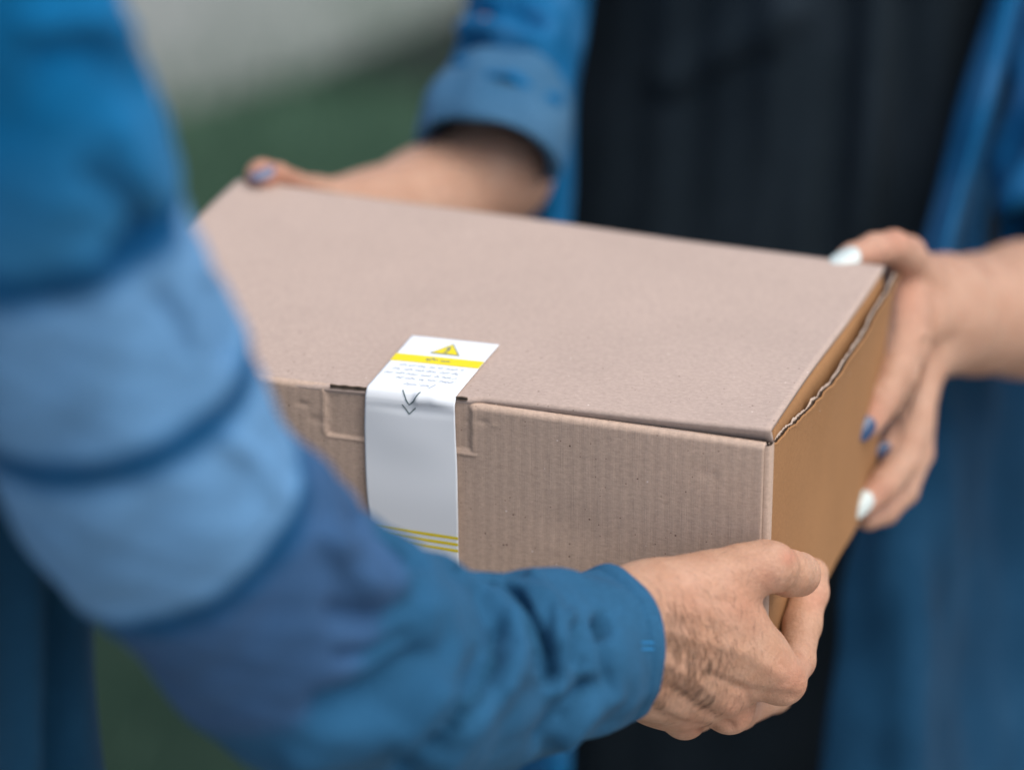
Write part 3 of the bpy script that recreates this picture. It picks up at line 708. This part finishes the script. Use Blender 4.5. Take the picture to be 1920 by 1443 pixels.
    # left sleeve reaching round to the other end of the box
    sh = np.array([mx - .13, my + .13, 1.34]); el = np.array([mx - .02, my + .22, 1.06]); wr = BW(W + .062, -.015, .085)
    c = spline([sh + [0, 0, .04], sh, (sh + el) / 2 + [-.02, .01, 0], el, (el + wr) / 2 + [0, 0, -.01], wr], 80); R = np.interp(np.arange(80), [0, 40, 79], [.062, .058, .040])
    T = unit(np.gradient(c, axis=0)); e1 = unit(np.cross(T, [0, 1, .2])); e2 = np.cross(T, e1); t_ = np.linspace(0, 6.283, 64, endpoint=False)
    V = (c[:, None] + R[:, None, None] * (np.cos(t_)[None, :, None] * e1[:, None] + np.sin(t_)[None, :, None] * e2[:, None])).reshape(-1, 3); F = grid_faces(80, 64, wrap=True)
    V = V + vnormals(V, F) * (wnoise(V, .06, 9) * .003)[:, None]
    mesh_obj('sleeve', V, F, M_DENIM_W, shirt, man_base)
    # trousers and shoes
    tr = [(z(0, 0, .84), z(0, 0, .86), .125, .125)]
    for s_ in (1, -1): tr += [(z(.075 * s_, -.065 * s_, .82), z(.065 * s_, -.055 * s_, .48), .10, .075), (z(.065 * s_, -.055 * s_, .48), z(.065 * s_, -.055 * s_, .10), .075, .062)]
    pts = np.array([c[0] for c in tr] + [c[1] for c in tr])
    V, F = nets(lambda X: field(X, tr, .03), pts.min(0) - .16, pts.max(0) + .16, .008)
    mesh_obj('trousers', V, F, M_NAVY, man, man_base)
    for s_ in (1, -1):
        a0 = z(.06 * s_ - .03, -.055 * s_ - .03, .045); a1 = a0 + np.array([.12, .12, -.008])
        V, F = nets(lambda X: field(X, [(a0, a1, .045, .037)], .01), np.minimum(a0, a1) - .06, np.maximum(a0, a1) + .06, .006)
        V[:, 2] = np.maximum(V[:, 2], .004); mesh_obj('shoe', V, F, M_SHOE, man, man_base)
build_man()

# ================================================================== the woman behind the box
wc = P(1450, 300, 2.40)
wom_base = np.array([wc[0], wc[1] + .03, 0])
wom = empty('person', wom_base, 0)
tag(wom, 'woman in a black dress and open denim shirt holding the box, white and blue nails', 'person')
def nail(c, along, out, ln, wd, m):
    # a curved, slightly pointed shell lying on the finger tip
    along = unit(along - out * (along @ out)); side = np.cross(along, out); n, k = 15, 11
    u = np.linspace(-1, 1, n); v = np.linspace(-1, 1, k); U, Vv = np.meshgrid(u, v, indexing='ij')
    wid = np.sqrt(np.clip(1 - np.abs(U)**3.2, 0, 1)) * np.where(U > 0, 1 - .12 * U, 1)
    x = U * ln / 2; y = Vv * wid * wd / 2; zz = -(Vv * wid)**2 * wd * .22 - U**2 * ln * .05 + .0006
    V = c + x[..., None] * along + y[..., None] * side + zz[..., None] * out
    V2 = V - out * .0009
    VV = np.concatenate([V.reshape(-1, 3), V2.reshape(-1, 3)]); F = np.concatenate([grid_faces(n, k), grid_faces(n, k, flip=True) + n * k])
    mesh_obj('fingernail', VV, F, m, wom, wom_base)
def build_woman():
    def fz(px, py, off, r):                       # joint standing off the box's right face
        X = on_face(px, py, 0); dd = (X - CAM) @ AX_F; X2 = X + EX * off
        q, d2 = proj(X2); return P(px, py, d2), r * d2 / FPX
    # --- her left hand (right in the picture)
    palm = chain([J(2080, 585, 2.20, 150), J(1920, 580, 2.16, 122), J(1825, 590, 2.12, 106), J(1765, 590, 2.09, 92), J(1725, 590, 2.06, 66)]) \
        + chain([J(1770, 540, 2.085, 62), J(1715, 520, 2.055, 44), J(1700, 500, 2.04, 38)]) \
        + chain([J(1765, 600, 2.085, 70), J(1716, 600, 2.05, 42), J(1708, 630, 2.04, 36)]) \
        + chain([J(1770, 640, 2.09, 60), J(1735, 680, 2.06, 34), J(1728, 740, 2.05, 32)])
    thumb = chain([J(1712, 520, 2.05, 42), J(1700, 478, 2.03, 36), J(1676, 462, 2.012, 30), J(1640, 468, 2.000, 30), J(1600, 482, 1.990, 26), J(1588, 485, 1.987, 23)])
    index = chain([J(1702, 560, 2.04, 44), J(1698, 640, 2.015, 45), J(1680, 700, 1.995, 40), J(1652, 752, 1.983, 34), J(1628, 796, 1.974, 27)])
    middle = chain([J(1712, 640, 2.05, 35), J(1720, 740, 2.055, 32), J(1698, 800, 2.045, 29), J(1666, 842, 2.022, 23)])
    ring = chain([J(1728, 690, 2.055, 33), J(1717, 790, 2.04, 34), J(1692, 865, 2.02, 33), J(1655, 910, 2.00, 29), J(1622, 942, 1.992, 24)])
    pinky = chain([J(1733, 740, 2.06, 26), J(1722, 850, 2.05, 27), J(1695, 920, 2.035, 26), J(1660, 958, 2.02, 24), J(1628, 973, 2.01, 21)])
    Va, Fa = blend_mesh(palm, [thumb, index, middle, ring, pinky], .012, .0035, .0014, kin=.003)
    Va = carve(Va, Fa, [([(1668, 436), (1664, 452)], 5, -.0009), ([(1650, 440), (1648, 470)], 10, -.0007), ([(1660, 500), (1672, 560), (1668, 620)], 8, -.0008), ([(1640, 720), (1668, 740)], 6, -.0006), ([(1738, 640), (1724, 690), (1694, 770)], 7, -.0030), ([(1676, 520), (1690, 600), (1680, 690)], 20, .001)])
    # --- her right hand: only the thumb hooks over the lid, the fingers hold the far end
    d0 = 2.085
    palm2 = chain([J(985, 225, 2.262, 84), J(922, 312, 2.235, 104), J(800, 385, 2.20, 96), J(700, 405, 2.165, 76), J(640, 415, 2.145, 62), J(560, 430, 2.14, 56)]) + chain([J(690, 430, 2.165, 60), J(570, 470, 2.15, 52)])
    thumb2 = chain([J(650, 385, 2.145, 36), J(595, 358, 2.125, 26), J(548, 344, 2.105, 22), J(520, 335, 2.090, 27), J(492, 331, 2.075, 33)])
    def lf(a, b, c, r): return BW(a, b, c), r
    fs2 = [chain([J(560, 440 + 28 * i, 2.145, 34), lf(W - .03, D + .016, .045 + .021 * i, .0095), lf(W + .012, D + .006, .045 + .022 * i, .009), lf(W + .012, D - .035, .047 + .022 * i, .008)]) for i in range(4)]
    Vb, Fb = blend_mesh(palm2, [thumb2] + fs2, .020, .010, .0018)
    # --- trunk, neck, legs
    bx, by = wom_base[:2]; z = lambda x, y, h: np.array([bx + x, by + y, h])
    trunk = [(z(0, .0, .92), z(0, 0, 1.22), .095, .10), (z(-.13, .02, 1.30), z(.13, -.02, 1.30), .045, .045), (z(0, 0, 1.3), z(0, -.01, 1.42), .05, .046),
             (z(-.07, .02, .85), z(-.07, 0, .48), .06, .045), (z(-.07, 0, .48), z(-.07, .02, .09), .05, .036), (z(.07, -.02, .85), z(.07, -.03, .48), .06, .045), (z(.07, -.03, .48), z(.07, 0, .09), .05, .036)]
    pts = np.array([c[0] for c in trunk] + [c[1] for c in trunk])
    Vc, Fc = nets(lambda X: field(X, trunk, .05), pts.min(0) - .18, pts.max(0) + .18, .012)
    shR, shL = z(-.15, .03, 1.28), z(.16, -.02, 1.28)
    arms = [(shR, P(1010, -200, 2.34), .036, .034)] + chain([J(1010, -200, 2.34, 90), J(975, -30, 2.295, 84), J(945, 90, 2.26, 80), J(930, 230, 2.235, 84)]) + [(shL, P(2040, -150, 2.31), .04, .04)] + chain([J(2040, -150, 2.31, 115), J(2070, 200, 2.27, 120), J(2075, 500, 2.22, 125)])
    pts = np.array([c[0] for c in arms] + [c[1] for c in arms])
    Vd, Fd = nets(lambda X: field(X, arms, .005), pts.min(0) - .06, pts.max(0) + .06, .007)
    VV, FF = join([(Va, Fa), (Vb, Fb), (Vc, Fc), (Vd, Fd)])
    fl = blobs(VV, [(1680, 450, 40, .4), (1640, 480, 40, .35), (1690, 550, 60, .3), (1630, 780, 40, .4), (1640, 930, 40, .35), (500, 345, 40, .8), (545, 345, 30, .5)])
    mesh_obj('body', VV, FF, M_SKIN_W, wom, wom_base, attrs={'flush': fl})
    # nails: white on thumb and ring finger, blue between
    toward = -AX_F
    nail(P(1584, 480, 1.975), P(1550, 488, 1.97) - P(1640, 468, 1.99), unit(toward * .75 + AX_U * .65 - AX_R * .1), .0185, .0135, M_NAILW)
    nail(P(1622, 803, 1.962), P(1606, 828, 1.96) - P(1640, 776, 1.975), unit(toward * .9 + AX_U * .15 + AX_R * .25), .0155, .0110, M_NAILB)
    nail(P(1612, 945, 1.983), P(1592, 968, 1.98) - P(1636, 925, 1.995), unit(toward * .9 + AX_R * .1 + AX_U * .3), .0195, .0118, M_NAILW)
    nail(P(1656, 842, 2.013), P(1642, 856, 2.005) - P(1670, 828, 2.02), unit(toward * .9 + AX_R * .3), .010, .007, M_NAILB)
    nail(P(490, 322, 2.064), P(470, 322, 2.06) - P(520, 326, 2.07), unit(AX_U * .75 + toward * .55 - AX_R * .2), .016, .011, M_NAILG)
    # --- black top
    rot = TH
    rows = np.array([(.36, bx, by, .215, .16), (.60, bx, by, .195, .14), (.72, bx, by, .183, .125), (.85, bx, by, .175, .12), (.98, bx, by, .160, .105), (1.08, bx, by, .155, .105), (1.2, bx, by, .162, .115), (1.30, bx, by, .150, .09), (1.34, bx, by, .09, .07)])
    V, F = loft(rows, 200, 150, 2.3, rot)
    ang = np.arctan2(V[:, 1] - by, V[:, 0] - bx)
    V = V + vnormals(V, F) * (wnoise(np.stack([ang * .12, V[:, 2] * .12, 0 * ang], 1), .05, 41) * .0026)[:, None]
    V = carve(V, F, [([(1590, 0), (1575, 250), (1545, 480)], 30, -.007), ([(1700, 0), (1690, 250), (1670, 480)], 34, -.009), ([(1640, 0), (1630, 240), (1600, 480)], 40, .005), ([(1260, 150), (1420, 60), (1480, 20)], 40, .007), ([(1460, 0), (1440, 300), (1420, 480)], 30, .004), ([(1250, 200), (1440, 110)], 20, -.003)])
    mesh_obj('black_dress', V, F, M_BLACK, wom, wom_base)
    # --- open denim shirt: two front panels, collar side cut off above, sleeves with rolled cuffs
    def panel(rows, n_r, n_c, seed, amp, name, parent, m=M_DENIM_W):
        ctrl = np.array([[P(*c) for c in r] for r in rows]); m_, k = ctrl.shape[:2]
        a = np.stack([spline(ctrl[:, j], n_r) for j in range(k)], 1); V = np.stack([spline(a[i], n_c) for i in range(n_r)], 0).reshape(-1, 3)
        F = grid_faces(n_r, n_c, flip=True); V = V + vnormals(V, F) * (wnoise(V * np.array([1, 1, .4]), .07, seed) * amp)[:, None]
        o = mesh_obj(name, V, F, m, parent, wom_base); md = o.modifiers.new('thick', 'SOLIDIFY'); md.thickness = .0016; md.offset = 0
        return o
    # back of the shirt, the piece the panels and sleeves belong to
    rb = np.array([(.72, bx + .01, by + .03, .200, .14), (.9, bx + .01, by + .03, .186, .125), (1.08, bx + .01, by + .03, .172, .115), (1.22, bx, by + .02, .178, .12), (1.31, bx, by + .01, .160, .095), (1.35, bx, by + .01, .10, .075)])
    V, F = loft(rb, 120, 90, 2.3, rot); th = np.arctan2((V[:, 1] - by) * math.cos(rot) - (V[:, 0] - bx) * math.sin(rot), (V[:, 0] - bx) * math.cos(rot) + (V[:, 1] - by) * math.sin(rot))
    keep = (th > -.35) | (th < -math.pi + .35)
    F = F[keep[F].all(1)]
    shirt = mesh_obj('denim_shirt', V, F, M_DENIM_W, wom, wom_base); md = shirt.modifiers.new('thick', 'SOLIDIFY'); md.thickness = .0016
    R_rows = [[(1905, -300, 2.27), (1945, -300, 2.25), (1985, -300, 2.31), (2030, -300, 2.38), (2100, -300, 2.42), (2160, -300, 2.56)],
              [(1862, -20, 2.26), (1905, -20, 2.235), (1942, -20, 2.32), (1985, -20, 2.38), (2080, -20, 2.42), (2140, -20, 2.56)],
              [(1795, 250, 2.255), (1835, 250, 2.225), (1872, 250, 2.32), (1925, 250, 2.38), (2060, 250, 2.42), (2120, 250, 2.56)],
              [(1733, 470, 2.25), (1778, 470, 2.215), (1818, 470, 2.32), (1885, 470, 2.37), (2050, 470, 2.42), (2110, 470, 2.56)],
              [(1700, 610, 2.26), (1750, 610, 2.235), (1805, 610, 2.30), (1880, 610, 2.37), (2045, 610, 2.42), (2105, 610, 2.56)],
              [(1680, 690, 2.27), (1735, 690, 2.25), (1800, 690, 2.30), (1880, 690, 2.37), (2040, 690, 2.42), (2100, 690, 2.56)]]
    panel(R_rows, 70, 50, 51, .003, 'shirt_front', shirt)
    # shirt tail below the forearm; its shade is put into a darker denim colour
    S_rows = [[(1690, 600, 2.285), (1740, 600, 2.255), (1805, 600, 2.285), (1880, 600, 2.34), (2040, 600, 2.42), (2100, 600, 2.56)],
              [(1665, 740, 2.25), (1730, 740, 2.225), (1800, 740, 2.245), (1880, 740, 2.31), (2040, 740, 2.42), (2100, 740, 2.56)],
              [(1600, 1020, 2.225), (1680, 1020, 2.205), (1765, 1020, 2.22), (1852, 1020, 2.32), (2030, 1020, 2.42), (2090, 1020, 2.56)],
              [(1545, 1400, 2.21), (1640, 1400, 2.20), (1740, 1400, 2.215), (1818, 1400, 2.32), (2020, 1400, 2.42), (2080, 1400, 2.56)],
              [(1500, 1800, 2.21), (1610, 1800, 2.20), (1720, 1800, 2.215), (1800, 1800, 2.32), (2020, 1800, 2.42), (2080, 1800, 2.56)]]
    panel(S_rows, 90, 50, 53, .004, 'denim_skirt', wom, M_SHADEDENIM)
    L_rows = [[(1140, -300, 2.30), (1110, -300, 2.27), (1060, -300, 2.28), (1000, -300, 2.34), (940, -300, 2.43), (895, -300, 2.56)],
              [(1112, -20, 2.29), (1085, -20, 2.265), (1045, -20, 2.275), (990, -20, 2.33), (930, -20, 2.43), (885, -20, 2.56)],
              [(1075, 180, 2.285), (1058, 180, 2.262), (1025, 180, 2.275), (975, 180, 2.34), (920, 180, 2.43), (875, 180, 2.56)],
              [(1066, 420, 2.28), (1045, 420, 2.262), (1010, 420, 2.27), (970, 420, 2.33), (930, 420, 2.43), (885, 420, 2.56)],
              [(1062, 800, 2.27), (1040, 800, 2.255), (1000, 800, 2.265), (960, 800, 2.32), (930, 800, 2.43), (885, 800, 2.56)],
              [(1070, 1400, 2.25), (1045, 1400, 2.24), (1000, 1400, 2.25), (950, 1400, 2.31), (920, 1400, 2.43), (875, 1400, 2.56)],
              [(1080, 1800, 2.25), (1050, 1800, 2.24), (1000, 1800, 2.25), (950, 1800, 2.31), (920, 1800, 2.43), (875, 1800, 2.56)]]
    panel(L_rows, 80, 50, 52, .003, 'shirt_front', shirt)
    V, F, uv, ln = tube([(1070, -420, 2.40, 150), (1020, -200, 2.33, 122), (992, -30, 2.285, 112), (972, 90, 2.25, 110), (953, 180, 2.225, 116), (930, 252, 2.205, 124)], 130, 90, .9)
    V = V + vnormals(V, F) * (wnoise(V, .045, 61) * .0025)[:, None]
    V = carve(V, F, [([(850, 95), (900, 92), (960, 125), (1025, 150)], 18, -.015), ([(860, 55), (920, 55), (1000, 85)], 20, .009), ([(868, 130), (900, 150), (940, 175)], 18, .010), ([(960, 160), (1000, 195), (1030, 195)], 20, .009), ([(890, 25), (960, 15), (1010, 35)], 16, -.010), ([(900, 190), (960, 205), (1030, 235)], 12, -.008)])
    sl = mesh_obj('sleeve', V, F, M_DENIM_W, shirt, wom_base)
    V, F, uv, ln = tube([(946, 178, 2.222, 122), (938, 205, 2.212, 134), (924, 250, 2.200, 141), (914, 290, 2.193, 138)], 40, 90, .95, .10)
    V = V + vnormals(V, F) * (wnoise(V, .05, 62) * .0016)[:, None]
    mesh_obj('rolled_cuff', V, F, M_CUFF, shirt, wom_base)
    V, F, uv, ln = tube([(2000, -420, 2.34, 170), (2045, -150, 2.30, 160), (2066, 120, 2.265, 168), (2070, 300, 2.24, 186), (2062, 400, 2.215, 190), (2050, 455, 2.205, 186)], 130, 90, .9, .08)
    V = V + vnormals(V, F) * (wnoise(V, .06, 63) * .004)[:, None]
    mesh_obj('sleeve', V, F, M_DENIM_W, shirt, wom_base)
    # --- trousers and shoes
    tr = [(z(0, 0, .84), z(0, 0, .90), .12, .11)]
    for s_ in (1, -1): tr += [(z(.085 * s_, -.028 * s_, .82), z(.08 * s_, -.02, .48), .095, .065), (z(.08 * s_, -.02, .48), z(.08 * s_, .0, .10), .065, .05)]
    pts = np.array([c[0] for c in tr] + [c[1] for c in tr])
    V, F = nets(lambda X: field(X, tr, .03), pts.min(0) - .16, pts.max(0) + .16, .008)
    mesh_obj('trousers', V, F, M_BLACKT, wom, wom_base)
    for s_ in (1, -1):
        a0 = z(.08 * s_, .02, .04); a1 = a0 + np.array([-.05, -.14, -.008])
        V, F = nets(lambda X: field(X, [(a0, a1, .04, .032)], .01), np.minimum(a0, a1) - .055, np.maximum(a0, a1) + .055, .006)
        V[:, 2] = np.maximum(V[:, 2], .004); mesh_obj('shoe', V, F, M_SHOE, wom, wom_base)
build_woman()
